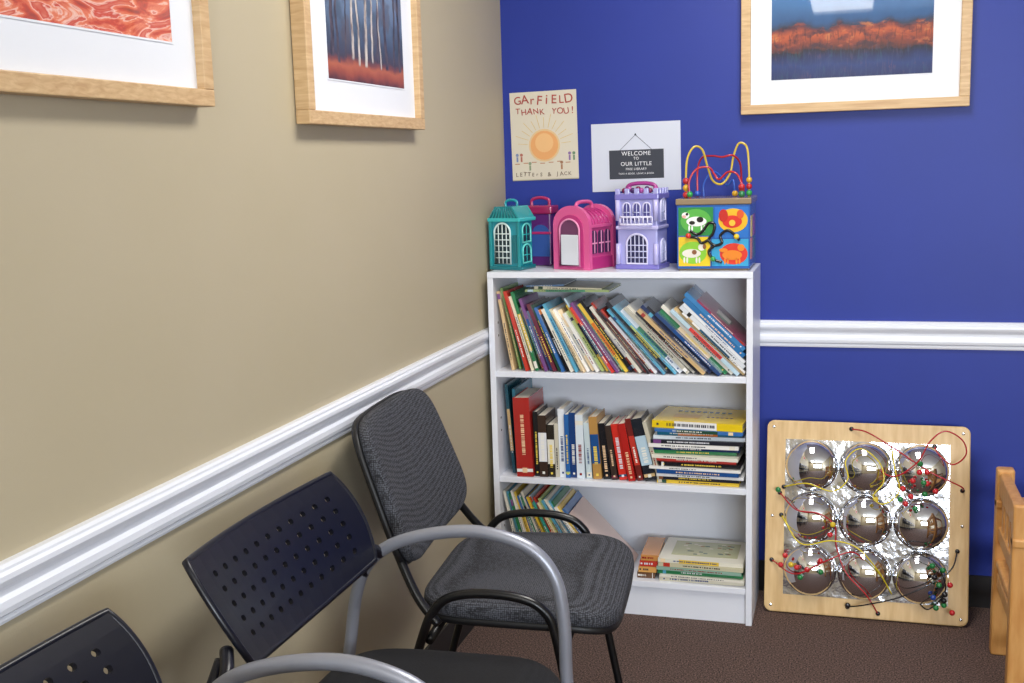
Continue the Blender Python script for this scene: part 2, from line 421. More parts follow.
# ---------------------------------------------------------------- framed pictures
def paint_mat(name, kind):
    m, nt, b = newmat(name); L = nt.links.new; N_ = nt.nodes.new
    uv = N_('ShaderNodeUVMap'); sep = N_('ShaderNodeSeparateXYZ'); L(uv.outputs[0], sep.inputs[0])
    def noise(scale, stretch, detail=5, dist=0, off=(0, 0, 0)):
        mp = N_('ShaderNodeMapping'); mp.inputs['Scale'].default_value = stretch; mp.inputs['Location'].default_value = off
        n = N_('ShaderNodeTexNoise'); n.inputs['Scale'].default_value = scale; n.inputs['Detail'].default_value = detail
        n.inputs['Distortion'].default_value = dist
        L(uv.outputs[0], mp.inputs[0]); L(mp.outputs[0], n.inputs['Vector']); return n.outputs[0]
    def ramp(src, st):
        r = N_('ShaderNodeValToRGB'); cr = r.color_ramp
        while len(cr.elements) < len(st): cr.elements.new(.5)
        for e, (p, c) in zip(cr.elements, st): e.position = p; e.color = (*lin(c), 1)
        L(src, r.inputs[0]); return r.outputs[0]
    def math_(op, a, b_):
        n = N_('ShaderNodeMath'); n.operation = op
        for i, q in enumerate((a, b_)):
            if isinstance(q, (int, float)): n.inputs[i].default_value = q
            else: L(q, n.inputs[i])
        return n.outputs[0]
    def mix(f, a, c):
        n = N_('ShaderNodeMix'); n.data_type = 'RGBA'
        L(f, n.inputs[0]); L(a, n.inputs[6]); L(c, n.inputs[7]); return n.outputs[2]
    V = sep.outputs[1]; U = sep.outputs[0]
    if kind == 1:
        a = noise(3.2, (1, 2.2, 1), 6, 2.5)
        col = ramp(a, [(.3, '8E3B2E'), (.42, 'CC4A2C'), (.5, 'E5805A'), (.53, 'EFC4B2'), (.57, 'CC4429'), (.68, 'E08A6E'), (.8, 'B83A28')])
    elif kind == 2:
        v = math_('ADD', V, math_('MULTIPLY', math_('SUBTRACT', noise(6, (1, 1, 1), 8), .5), .12))
        bg = ramp(v, [(.0, '5A2E26'), (.04, '9A4A2C'), (.08, 'B4603A'), (.11, '7A4236'), (.14, '3E3A44'), (.20, '3E4C60'), (.32, '54687F'), (.45, '6C809A'), (.7, '8294AE'), (1, '9AA8BC')])
        fol = ramp(noise(9, (1, .7, 1), 8), [(.44, '000000'), (.54, 'C0C0C0')])
        fol = math_('MULTIPLY', fol, ramp(V, [(.12, '000000'), (.18, 'FFFFFF')]))
        bg = mix(fol, bg, ramp(noise(6, (1, 1, 1), 4, 0, (3, 1, 0)), [(.38, '2C3C3E'), (.5, '38404E'), (.62, '5E4E48')]))
        def trunk(u0, hw_, lean_, sd):
            # one tapered trunk with a slightly crooked outline
            wob = math_('MULTIPLY', math_('SUBTRACT', noise(5, (.01, 1, 1), 5, 0, (sd, sd*2.3, 0)), .5), .05)
            c_ = math_('ADD', math_('ADD', math_('MULTIPLY', V, lean_), u0), wob)
            d_ = math_('ABSOLUTE', math_('SUBTRACT', U, c_), 0)
            w_ = math_('SUBTRACT', hw_, math_('MULTIPLY', V, hw_*.5))
            keep = ramp(V, [(.085+.03*(sd % 2), '000000'), (.10+.03*(sd % 2), 'FFFFFF')])
            return math_('MULTIPLY', math_('LESS_THAN', d_, w_), keep)
        dk = ramp(noise(26, (1, .4, 1), 6), [(.38, '2A262C'), (.65, '5C5054')])
        lt = ramp(noise(26, (1, .35, 1), 6), [(.34, '7A6C68'), (.5, 'B4A89C'), (.66, 'D6CEC2')])
        col = bg
        for u0, hw_, ln_, sd in ((.05, .022, .06, 1), (.14, .014, -.05, 2), (.62, .012, .08, 3), (.76, .020, -.04, 4), (.86, .014, .05, 5), (.95, .018, -.02, 6), (.22, .009, .04, 9)):
            col = mix(trunk(u0, hw_, ln_, sd), col, dk)
        for u0, hw_, ln_, sd in ((.30, .016, .03, 7), (.40, .013, -.06, 8), (.47, .018, .05, 10), (.56, .012, .02, 11), (.68, .009, -.05, 12)):
            col = mix(trunk(u0, hw_, ln_, sd), col, lt)
    else:
        v = math_('ADD', V, math_('MULTIPLY', math_('SUBTRACT', noise(3.2, (2.0, 1, 1), 9), .5), .20))
        bg = ramp(v, [(.0, '14265A'), (.12, '1A3470'), (.21, '12204A'), (.25, '1E1C30'), (.28, '5A2A28'), (.34, '8A3C2A'), (.40, 'B85632'), (.45, '6A3436'), (.48, '2E3850'), (.53, '2A5280'), (.75, '3A70A8'), (1, '5A8ABC')])
        st = noise(40, (2, .20, 1), 6, .8)
        f = math_('MULTIPLY', ramp(st, [(.50, '000000'), (.62, 'AAAAAA')]), ramp(V, [(.24, 'DDDDDD'), (.33, '000000')]))
        c1 = mix(f, bg, ramp(noise(7, (1, 1, 1), 4), [(.34, '1E5A66'), (.5, '3A4A74'), (.66, '74485A')]))
        f = math_('MULTIPLY', ramp(noise(13, (1.2, 1.4, 1), 9), [(.46, '000000'), (.53, 'E0E0E0')]), ramp(v, [(.25, '000000'), (.29, 'FFFFFF'), (.47, 'FFFFFF'), (.50, '000000')]))
        col = mix(f, c1, ramp(noise(9, (1, 1, 1), 6, 0, (4, 2, 0)), [(.38, '2A2034'), (.48, '6A3030'), (.56, 'A04A34'), (.66, 'C87A46')]))
        f = math_('MULTIPLY', ramp(noise(30, (2.4, .3, 1), 5, .4), [(.55, '000000'), (.62, 'BBBBBB')]), ramp(v, [(.25, '000000'), (.29, 'FFFFFF'), (.42, 'FFFFFF'), (.46, '000000')]))
        col = mix(f, col, ramp(noise(5, (1, 1, 1)), [(.4, '2A1A24'), (.6, '3A2A2A')]))
    L(col, b.inputs['Base Color']); b.inputs['Roughness'].default_value = .6
    b.inputs['Coat Weight'].default_value = .7; b.inputs['Coat Roughness'].default_value = .02
    return m
def picture(name, org, X, Nrm, w, h, pic, pm):
    """org: lower-left outer corner on wall, X along the wall, Nrm out of the wall"""
    X = Vector(X); Nn = Vector(Nrm); Z = Vector((0, 0, 1)); dp = .034; fw = .028
    M = frame4(org, X, Nn, Z)
    b = MB()
    def strip(a0, a1, b0, b1, mi):
        b.bbox((a0, .0015, b0), (a1, dp, b1), .002, mi, M=M)
    strip(0, w, 0, fw, 1); strip(0, w, h-fw, h, 1); strip(0, fw, fw, h-fw, 0); strip(w-fw, w, fw, h-fw, 0)
    b.box((fw, .0015, fw), (w-fw, .018, h-fw), 2, M=M)
    p0, p1, q0, q1 = pic
    for lo, hi in (((p0-.003, .018, q0-.003), (p1+.003, .0195, q0)), ((p0-.003, .018, q1), (p1+.003, .0195, q1+.003)),
                   ((p0-.003, .018, q0), (p0, .0195, q1)), ((p1, .018, q0), (p1+.003, .0195, q1))):
        b.box(lo, hi, 2, M=M)
    c = M @ Vector((w/2, 0, h/2))
    ob = b.build(name, [M_oak, M_oakx, M_mat], origin=c)
    cs = [M @ Vector(p) for p in ((p0, .0188, q0), (p1, .0188, q0), (p1, .0188, q1), (p0, .0188, q1))]
    uvquad(name+'_print', cs, pm, ob)
    return ob
picture('framed_picture', (.758, 0, 1.508), (1, 0, 0), (0, -1, 0), .642, .50, (.088, .540, .098, .41), paint_mat('print_lake', 3))
picture('framed_picture', (0, -2.445, 1.496), (0, 1, 0), (1, 0, 0), .64, .50, (.09, .545, .10, .41), paint_mat('print_swirl', 1))
picture('framed_picture', (0, -1.448, 1.476), (0, 1, 0), (1, 0, 0), .648, .60, (.125, .552, .098, .50), paint_mat('print_forest', 2))

# ---------------------------------------------------------------- papers on wall
dr = MB(); M = T(.135, -.0015, 1.468) @ R(-.8, 'Y')
dr.box((-.110, -.0006, -.140), (.110, .0006, .140), 0, 'D5CDBA', M)
def disc(mb, cx, cz, r, y, col, M, m=0, sx=1, sz=1, n=24, a0=0, a1=2*pi, th=.0004):
    poly = [(cx+r*sx*cos(a0+(a1-a0)*i/n), cz+r*sz*sin(a0+(a1-a0)*i/n)) for i in range(n+(0 if a1-a0 > 6.2 else 1))]
    mb.prism(poly, y, y-th, m, col, M)
disc(dr, 0, -.030, .052, -.0006, 'DDBE8E', M)
disc(dr, 0, -.030, .046, -.0010, 'E2A468', M)
disc(dr, 0, -.022, .030, -.0014, 'E8B87E', M)
for k in range(13):
    a = radians(5+k*170/12)
    mm = M @ T(.0, 0, -.030) @ R(-math.degrees(a), 'Y')
    dr.box((.056, -.0010, -.0007), (.088+.012*(k % 2), -.0006, .0007), 0, 'D2B468', mm)
for k in range(7): dr.box((-.1+.028*k, -.001, -.088+.002*(k % 3)), (-.084+.028*k, -.0006, -.085+.002*(k % 3)), 0, 'B98A6A', M)
for cx, cc in ((-.092, '7A8AB0'), (-.078, 'B06A5A'), (.082, '8A6AA0'), (.096, '6A8A6A'), (-.05, '8A9A7A'), (.055, 'A87A5A')):
    zz = -.058 if abs(cx) > .07 else -.086
    disc(dr, cx, zz, .005, -.0006, cc, M); dr.box((cx-.003, -.001, zz-.022), (cx+.003, -.0006, zz-.006), 0, cc, M)
dr.box((-.11, -.001, -.140), (.11, -.0006, -.137), 0, 'A9A48E', M)
dob = dr.build('childs_drawing', [M_paper], origin=(.13, 0, 1.465))
M_red = mat('crayon_red', 'A8453C', .8); M_brn = mat('crayon_brown', '7A6A5A', .8); M_whi = mat('print_white', 'EDEFF2', .7)
# wobbly hand lettering, one letter at a time
def wobble(s, x0, z, step, size, m, jit=.003):
    for k, ch in enumerate(s):
        if ch == ' ': continue
        text(ch, (x0+k*step, -.0030, z+random.uniform(-jit, jit)), size*random.uniform(.9, 1.15), m, dob, rotz=random.uniform(-9, 7), off=.0002)
wobble('GArFiELD', .050, 1.580, .0240, .038, M_red)
wobble('THANK YOU!', .050, 1.545, .0200, .027, M_red)
wobble('LETTErS & JACK', .042, 1.346, .0135, .017, M_brn, .0015)

pp = MB(); M = T(.431, -.0015, 1.393) @ R(-.5, 'Y')
pp.box((-.141, -.0006, -.106), (.141, .0006, .106), 0, 'D0D5E2', M)
pp.box((-.085, -.0011, -.068), (.088, -.0006, .022), 0, '3A3E48', M)
for sx in (-1, 1):
    a = Vector((0, -.001, .068)); e = Vector((sx*.05, -.001, .022)); pp.tube([a, e], .0007, 0, '3A3E48', M, n=5, smooth_path=False)
pp.sphere((0, -.001, .069), .003, 0, '3A3E48', M)
po = pp.build('welcome_sign', [M_paper], origin=(.43, 0, 1.393))
for s, zz, sz in (('WELCOME', 1.403, .018), ('TO', 1.388, .012), ('OUR LITTLE', 1.371, .017), ('FREE LIBRARY', 1.355, .010), ('TAKE A BOOK, LEAVE A BOOK', 1.341, .0075)):
    text(s, (.432, -.0032, zz), sz, M_whi, po, spacing=1.1, off=0)

# ---------------------------------------------------------------- toys on top
zt = bh+.0003
def arch_window(mb, M, w, h, cx, z0, y, frame, glass, bars, nb=2, nh=3, m=0, r=.003, rise=None):
    rise = w/2 if rise is None else rise
    mb.prism(arch_poly(w, h, cx=cx, z0=z0, rise=rise), y+.001, y-.0015, m, glass, M)
    pts = [(x, y-.002, z) for x, z in arch_poly(w, h, cx=cx, z0=z0, rise=rise)]
    mb.tube(pts, r, m, frame, M, n=8, closed=True, smooth_path=False)
    for i in range(1, nb):
        xx = cx-w/2+w*i/nb
        u = (xx-cx)/(w/2); zz = z0+h-rise+rise*sqrt(max(0, 1-u*u))
        mb.tube([(xx, y-.002, z0), (xx, y-.002, zz)], r*.5, m, bars, M, n=6, smooth_path=False)
    for j in range(1, nh):
        zz = z0+(h-rise*.5)*j/nh
        mb.tube([(cx-w/2, y-.002, zz), (cx+w/2, y-.002, zz)], r*.5, m, bars, M, n=6, smooth_path=False)
SIDE = R(90, 'Z')

# teal town house playset, right side turned to the room
th_ = MB(); TEAL = '2498A8'; TD = '14707A'
M = T(.078, -.200, zt) @ R(-14, 'Z') @ Matrix.Diagonal((1.0, 1.0, 1.08, 1))
th_.bbox((-.048, -.042, 0), (.048, .042, .148), .004, 0, TEAL, M)
th_.prism([(-.056, .143), (.056, .143), (.030, .180), (-.030, .180)], -.050, .048, 0, '249A9C', M)
th_.bbox((-.058, -.052, .137), (.058, .050, .148), .003, 0, '3CBEC0', M)
th_.bbox((-.056, -.050, 0), (.056, .048, .012), .003, 0, TD, M)
arch_window(th_, M, .056, .115, -.008, .018, -.044, 'D8F0EE', '16303A', 'E6F4F4', 4, 6, rise=.026)
th_.bbox((.027, -.047, .02), (.043, -.041, .10), .002, 0, TD, M)
for xx in (-.050, .050): th_.bbox((xx-.005, -.050, .01), (xx+.005, -.040, .138), .002, 0, '1E8E95', M)
for k in range(9): th_.tube([(-.046+k*.0115, -.051, .148), (-.026+k*.0065, -.051, .179)], .002, 0, TD, M, n=6, smooth_path=False)
for zc in (.02, .078): arch_window(th_, M @ SIDE, .05, .052, 0, zc, -.049, '66D4CC', '1C3A48', '2BA8AC', 2, 2, rise=.018)
th_.tube([(-.020, 0, .178), (-.020, 0, .190), (-.01, 0, .196), (.01, 0, .196), (.020, 0, .190), (.020, 0, .178)], .004, 0, TEAL, M)
th_.build('toy_dollhouse', [M_gloss], origin=(.078, -.20, zt))
# magenta case standing behind it
mg = MB(); M = T(.138, -.078, zt) @ R(-8, 'Z')
mg.bbox((-.044, -.026, 0), (.044, .026, .170), .005, 0, '5E2A70', M)
mg.bbox((-.050, -.031, .163), (.050, .031, .190), .005, 0, '9A2458', M)
mg.prism(arch_poly(.06, .10, cx=.010, z0=.03), -.028, -.026, 0, '3A5AA0', M)
mg.bbox((-.046, -.030, .10), (.046, -.024, .108), .002, 0, 'B8306A', M)
mg.tube([(-.03, 0, .187), (-.028, 0, .207), (0, 0, .214), (.028, 0, .207), (.03, 0, .187)], .005, 0, 'A82860', M)
mg.build('toy_carry_case', [M_gloss], origin=(.138, -.078, zt))

# pink barn-shaped carry case
pk = MB(); M = T(.293, -.180, zt) @ R(-22, 'Z') @ Matrix.Scale(1.06, 4); PK = 'DE5C98'; PD = 'B8337A'
w_ = .108
pk.prism(arch_poly(w_, .168, cx=0, z0=0, rise=.045), -.045, .080, 0, 'CF4E90', M)
for y0, y1 in ((-.052, -.038), (.070, .084)):
    pk.prism(arch_poly(w_+.018, .182, cx=0, z0=0, rise=.055), y0, y1, 0, PK, M)
pk.prism(arch_poly(.086, .150, cx=0, z0=.006, rise=.040), -.056, -.050, 0, PD, M)
pk.prism(arch_poly(.066, .130, cx=0, z0=.012, rise=.031), -.059, -.054, 0, '6E3A62', M)
pk.bbox((-.030, -.0615, .014), (.030, -.057, .100), .002, 0, 'DCDFE8', M)
pk.tube([(x, -.06, z) for x, z in arch_poly(.068, .132, cx=0, z0=.012, rise=.032)], .0028, 0, 'F29AC6', M, closed=True, smooth_path=False, n=8)
for j in range(3):   # side windows
    y_ = -.026+j*.034
    pk.prism([(a, b_) for a, b_ in arch_poly(.026, .066, cx=y_+.008, z0=.045)], -.0575, -.053, 0, '4A2A52', M @ SIDE)
    pk.bbox((.0545, y_-.004, .072), (.059, y_+.020, .076), .0005, 0, 'F0A0C8', M)
    pk.bbox((.0545, y_+.0065, .046), (.059, y_+.0095, .110), .0005, 0, 'F0A0C8', M)
pk.bbox((.046, -.045, .0), (.060, .08, .034), .002, 0, PD, M)
pk.bbox((.050, -.045, .118), (.0605, .08, .128), .002, 0, PK, M)
for k in range(6):
    pk.tube([(x_, -.026+k*.017, z_) for x_, z_ in arch_poly(w_+.003, .170, cx=0, z0=0, rise=.046)[2:]], .0025, 0, PD, M, n=6, smooth_path=False)
pk.tube([(0, -.025, .168), (0, -.022, .184), (0, -.005, .190), (0, .035, .190), (0, .052, .184), (0, .055, .168)], .0055, 0, PK, M)
pk.build('toy_carry_case', [M_gloss], origin=(.293, -.18, zt))

# lavender castle playset
lv = MB(); M = T(.480, -.180, zt) @ R(-9, 'Z') @ Matrix.Diagonal((1.04, 1.04, 1.10, 1)); LV = 'A3A2DA'; LD = '7A74C0'
lv.bbox((-.060, -.042, 0), (.060, .048, .205), .004, 0, LV, M)
lv.bbox((-.066, -.048, 0), (.066, .054, .014), .003, 0, LD, M)
lv.bbox((-.064, -.047, .108), (.064, .053, .118), .003, 0, 'C3BEEA', M)
lv.bbox((-.066, -.048, .188), (.066, .054, .204), .003, 0, LD, M)
for k in range(5): lv.bbox((-.064+k*.0285, -.048, .202), (-.050+k*.0285, -.038, .218), .002, 0, LV, M)
for k in range(5): lv.bbox((-.064+k*.0285, .042, .202), (-.050+k*.0285, .052, .218), .002, 0, LV, M)
for k in range(3): lv.bbox((.054, -.02+k*.024, .202), (.064, -.008+k*.024, .218), .002, 0, LV, M)
for sx in (-1, 1):
    for zc in (0, .118): lv.tube([(sx*.057, -.045, zc+.014), (sx*.057, -.045, zc+.07)], .007, 0, 'BDB8EA', M, smooth_path=False)
arch_window(lv, M, .062, .080, 0, .016, -.044, 'D9D6F6', '22244E', 'C9CCEE', 5, 4, rise=.028)
for cx in (-.030, 0, .030): arch_window(lv, M, .022, .046, cx, .134, -.044, 'D9D6F6', '4A478A', 'C9CCEE', 2, 2, r=.0022)
lv.tube([(-.048, -.052, .122), (0, -.062, .122), (.048, -.052, .122)], .003, 0, 'E2E0FA', M)
lv.tube([(-.048, -.052, .142), (0, -.062, .142), (.048, -.052, .142)], .003, 0, 'E2E0FA', M)
for k in range(9):
    u = -1+k/4; lv.tube([(u*.048, -.062+.010*u*u, .12), (u*.048, -.062+.010*u*u, .142)], .0018, 0, 'E2E0FA', M, n=6, smooth_path=False)
lv.tube([(-.046, 0, .2), (-.042, 0, .222), (-.02, 0, .230), (.02, 0, .230), (.042, 0, .222), (.046, 0, .2)], .0055, 0, 'A03A88', M)
for k in range(8): lv.sphere((-.045+k*.013, -.022+.01*(k % 2), .212+.004*(k % 2)), .0075, 0, ['7A2450', 'B04A98', '4A2460'][k % 3], M)
for zc in (.02, .13): arch_window(lv, M @ SIDE, .042, .06, 0, zc, -.061, 'D9D6F6', '4A478A', 'C9CCEE', 3, 2)
lv.build('toy_castle', [M_gloss], origin=(.48, -.18, zt))

# activity cube with bead maze
ac = MB(); cx0, cx1, cy0, cy1 = .598, .806, -.266, -.060; hz = .190
M = T(0, 0, zt)
ac.bbox((cx0, cy0, .006), (cx1, cy1, hz), .003, 0, '2F6FB8', M)
ac.bbox((cx0-.004, cy0-.004, hz), (cx1+.004, cy1+.004, hz+.018), .003, 0, '8E7A60', M)
ac.box((cx0+.004, cy0+.004, 0), (cx1-.004, cy1-.004, .008), 0, '6A5A48', M)
w = cx1-cx0; y = cy0-.0008; FH = .177
def rct(x0, z0_, x1, z1, c, yy=0.0): ac.box((cx0+x0*w, y-yy-.0006, zt+.010+z0_*FH), (cx0+x1*w, y-yy, zt+.010+z1*FH), 0, c)
rct(.0, .0, 1, 1, '1F56A8'); rct(.02, .52, .50, .98, '2A8A46', .0006); rct(.52, .48, .98, .98, '2470C4', .0006)
rct(.02, .02, .46, .50, 'E8C62A', .0006); rct(.48, .02, .98, .46, '38A0D0', .0006)
MA = T(cx0, cy0-.0020, zt+.010)
def dd(u, v, r, c, sx=1, sz=1, yy=0): disc(ac, u*w, v*FH, r, -yy, c, MA, sx=sx, sz=sz, th=.0006)
# cow
dd(.26, .76, .038, '58B04A', 1.15, .9); dd(.27, .75, .020, 'F2F2F0', 1.45, .7, .0006); dd(.12, .85, .011, 'F2F2F0', 1.0, .8, .0006); dd(.10, .83, .006, 'E8A8A0', 1, .7, .0012)
dd(.32, .78, .009, '1A1A1A', 1.1, .9, .0012); dd(.21, .73, .007, '1A1A1A', 1.2, .8, .0012); dd(.14, .87, .004, '1A1A1A', 1, 1, .0012)
for uu in (.17, .21, .34, .38): dd(uu, .64, .004, 'F2F2F0', .6, 2.4, .0006)
# rooster
dd(.77, .76, .038, 'E8B52A', 1.1, .9); dd(.76, .74, .024, 'D8342A', 1.15, .75, .0006); dd(.87, .86, .010, 'E05A2A', 1, 1.3, .0012); dd(.64, .84, .013, 'C22A22', 1, 1.4, .0012); dd(.76, .72, .009, 'F0C040', 1, 1, .0018)
# dog
dd(.22, .24, .036, '8AC83A', 1.1, .9); dd(.20, .23, .018, 'E8E2D6', 1.5, .7, .0006); dd(.34, .33, .010, 'E8E2D6', 1, 1, .0006); dd(.38, .34, .005, '8A5A3A', 1, 1.5, .0012); dd(.24, .25, .007, '8A5A3A', 1, 1, .0012)
for uu in (.10, .14, .27, .31): dd(uu, .12, .004, 'E8E2D6', .7, 2.2, .0006)
# fox
dd(.78, .22, .036, 'D83A2E', 1.1, .85); dd(.76, .20, .020, 'E8862A', 1.4, .7, .0006); dd(.88, .32, .010, 'E8862A', 1, 1, .0006); dd(.64, .28, .006, 'E8862A', 2, 1, .0012)
for uu in (.66, .70, .82, .86): dd(uu, .10, .004, 'E8862A', .7, 2.2, .0006)
def zz_(pts, r=.0042): ac.tube([(cx0+u*w, y-.003, zt+.01+v*FH) for u, v in pts], r, 0, '111114')
zz_([(.18, .60), (.28, .54), (.36, .60), (.44, .72), (.52, .70), (.50, .56), (.44, .45), (.52, .36), (.62, .40), (.60, .52), (.70, .60), (.80, .52), (.86, .44)])
zz_([(.44, .45), (.34, .40), (.28, .48), (.16, .50)]); zz_([(.52, .36), (.44, .26), (.50, .14), (.62, .08)])
for u, v, c in ((.16, .52, 'D8342A'), (.82, .50, 'E8C62A'), (.50, .14, '2E9A4A')): ac.sphere((cx0+u*w, y-.008, zt+.01+v*FH), .008, 0, c)
for (a, b_, c) in ((.1, .1, 'E8862A'), (.5, .5, 'C62A5A'), (.1, .5, 'E8C62A'), (.5, .1, '2E9A4A')):
    ac.box((cx1-.0002, cy0+.01+a*.17, zt+.015+b_*.16), (cx1+.0012, cy0+.01+(a+.38)*.17, zt+.015+(b_+.38)*.16), 0, c)
zb = zt+hz+.016
YE, RD, BL = 'CDB03A', 'B8242A', '2A5AC0'
ac.tube([(.618, -.22, zb), (.618, -.22, zb+.07), (.622, -.21, zb+.12), (.640, -.20, zb+.150), (.662, -.19, zb+.140), (.676, -.18, zb+.09), (.69, -.17, zb+.05), (.715, -.16, zb+.04), (.738, -.15, zb+.07), (.748, -.15, zb+.12), (.762, -.15, zb+.155), (.780, -.15, zb+.153), (.790, -.16, zb+.13), (.794, -.16, zb+.06), (.794, -.16, zb)], .0032, 0, YE)
ac.tube([(.64, -.13, zb), (.64, -.13, zb+.08), (.655, -.14, zb+.118), (.69, -.17, zb+.122), (.72, -.2, zb+.118), (.75, -.2, zb+.122), (.768, -.17, zb+.10), (.77, -.14, zb+.05), (.77, -.13, zb)], .003, 0, RD)
ac.tube([(.632, -.24, zb), (.630, -.24, zb+.05), (.650, -.235, zb+.085), (.685, -.23, zb+.09), (.70, -.225, zb+.07), (.715, -.23, zb+.055), (.74, -.235, zb+.075), (.765, -.24, zb+.07), (.779, -.24, zb+.04), (.780, -.24, zb)], .003, 0, RD)
ac.tube([(.655, -.10, zb), (.655, -.10, zb+.04), (.68, -.1, zb+.075), (.71, -.12, zb+.06), (.73, -.16, zb+.035), (.75, -.18, zb+.05), (.755, -.18, zb)], .003, 0, BL)
for (xx, yy, zz, c, r) in [(.618, -.22, .012, 'B8242A', .010), (.618, -.22, .032, 'D8A82A', .010), (.618, -.22, .052, 'B8242A', .010), (.794, -.16, .012, '2E9A4A', .009), (.794, -.16, .031, 'B8242A', .009),
                           (.794, -.16, .050, 'D8A82A', .009), (.64, -.13, .012, '2A5AC0', .009), (.780, -.24, .012, '2A7A4A', .010), (.780, -.24, .032, 'B8242A', .010), (.77, -.13, .02, 'B8242A', .009), (.755, -.18, .012, 'D8A82A', .009), (.632, -.24, .014, '2E9A4A', .009)]:
    ac.sphere((xx, yy, zb+zz), r, 0, c)
ac.build('activity_cube', [M_gloss], origin=(.70, -.165, zt))

# ---------------------------------------------------------------- mirror bead-maze panel leaning on the wall
pw = .585; lean = math.atan2(.115, .57)
Mb = T(.845, -.165, .001) @ Matrix.Rotation(-lean, 4, 'X') @ frame4((0, 0, 0), (1, 0, 0), (0, 0, 1), (0, -1, 0))
mp_ = MB()
def rrect(x0, y0, x1, y1, r, n=6):
    P = []
    for cx, cy, a in ((x1-r, y0+r, -90), (x1-r, y1-r, 0), (x0+r, y1-r, 90), (x0+r, y0+r, 180)):
        for i in range(n+1):
            q = radians(a+90*i/n); P.append((cx+r*cos(q), cy+r*sin(q)))
    return P
P = rrect(0, 0, pw, pw, .022); nP = len(P)
mp_.add([(x, y, 0) for x, y in P]+[(x, y, .016) for x, y in P]+[(.003+x*(pw-.006)/pw, .003+y*(pw-.006)/pw, .018) for x, y in P],
        [tuple(range(nP))[::-1], tuple(range(2*nP, 3*nP))]+[(i, (i+1) % nP, nP+(i+1) % nP, nP+i) for i in range(nP)]+[(nP+i, nP+(i+1) % nP, 2*nP+(i+1) % nP, 2*nP+i) for i in range(nP)], 0, M=Mb)
ms = .056
mp_.box((ms, ms, .0181), (pw-ms, pw-ms, .0195), 3, M=Mb)
sp = (pw-2*ms)/3; rr = sp*.495
for iy in range(3):
    for ix in range(3):
        cx = ms+sp*(ix+.5); cy = ms+sp*(iy+.5); vs = []; fs = []; nu = 40; nv = 12; hd = .046
        for j in range(nv):
            a = pi/2*j/nv
            for i in range(nu):
                q = 2*pi*i/nu; vs.append((cx+rr*cos(a)*cos(q), cy+rr*cos(a)*sin(q), .0195+hd*sin(a)))
        vs.append((cx, cy, .0195+hd))
        for j in range(nv-1):
            for i in range(nu):
                k = (i+1) % nu; fs.append((j*nu+i, j*nu+k, (j+1)*nu+k, (j+1)*nu+i))
        for i in range(nu): fs.append(((nv-1)*nu+i, (nv-1)*nu+(i+1) % nu, len(vs)-1))
        mp_.add(vs, fs, 1, smooth=True, M=Mb)
for sx, sy in ((.02, .02), (pw-.02, .02), (.02, pw-.02), (pw-.02, pw-.02), (.02, pw/2), (pw-.02, pw/2)):
    mp_.sphere((sx, sy, .018), .005, 1, M=Mb, sc=(1, 1, .5))
def L_(px, py, wz): return ((px-768)/200*pw, pw-(py-426)/190*pw, .02+wz)
RDW, YW, BW, GW = 'B3202A', 'D8C22A', '17171C', '1E6A3A'
wires = [
 (RDW, [(853, 432, 0), (870, 435, .03), (900, 452, .05), (930, 470, .05), (958, 482, .04), (961, 487, 0)]),
 (RDW, [(862, 448, .0), (890, 475, .05), (915, 462, .07), (928, 440, .08), (942, 430, .08), (958, 438, .07), (962, 452, .05), (950, 462, .03), (937, 452, .02), (934, 446, 0)]),
 (RDW, [(782, 498, 0), (800, 512, .06), (822, 514, .07), (838, 525, .06), (840, 545, .05), (850, 570, .05), (870, 590, .05), (882, 610, .0)]),
 (YW, [(786, 492, 0), (810, 486, .06), (835, 492, .07), (850, 480, .07), (848, 462, .06), (862, 450, .06), (880, 462, .06), (885, 480, .06), (875, 495, .06), (885, 502, .06), (900, 490, .05), (896, 470, .04), (893, 450, 0)]),
 (YW, [(784, 520, 0), (805, 545, .05), (835, 540, .06), (860, 545, .06), (880, 565, .05), (895, 590, .0)]),
 (BW, [(852, 606, 0), (870, 600, .04), (900, 590, .06), (930, 575, .06), (950, 560, .05), (957, 545, 0)]),
 (RDW, [(775, 565, 0), (800, 575, .05), (830, 560, .06), (855, 550, .05), (870, 560, .03), (880, 570, 0)]),
 (BW, [(905, 530, 0), (915, 545, .05), (935, 555, .06), (945, 580, .05), (930, 600, .03), (920, 595, 0)]),
]
for c, pts in wires: mp_.tube([L_(*p) for p in pts], .0022, 2, c, Mb, n=7)
for (px, py, wz, cols_) in [(905, 492, .06, 'RGR'), (918, 476, .06, 'GRRG'), (928, 486, .06, 'RRG'), (912, 500, .05, 'GR'), (925, 464, .05, 'RG'), (790, 564, .04, 'RYR'), (806, 572, .05, 'GRR'), (822, 566, .05, 'RG'),
                            (778, 500, .02, 'G'), (936, 562, .06, 'GKG'), (944, 578, .05, 'KGR'), (938, 592, .04, 'GBK'), (950, 596, .03, 'RG'), (858, 606, .01, 'K'), (838, 530, .06, 'RY'), (878, 504, .05, 'Y')]:
    for k, ch in enumerate(cols_):
        a = k*2.1+px
        q = L_(px+6*cos(a), py+6*sin(a), wz+.006*(k % 2))
        c = {'R': 'C8242A', 'G': '1E7A3E', 'Y': 'D8B82A', 'B': '23459A', 'K': '17171C'}[ch]
        mp_.sphere(q, .0085, 2, c, Mb)
for px, py in ((853, 432), (934, 446), (961, 487), (775, 565), (782, 498), (786, 492), (957, 545), (852, 606), (882, 610), (784, 520), (862, 448)):
    q = L_(px, py, 0); mp_.sphere((q[0], q[1], .019), .007, 2, BW, Mb, sc=(1, 1, .7))
mp_.build('bead_maze_mirror_panel', [M_ply, M_chrome, M_gloss, M_sheet], origin=(1.14, -.12, 0))

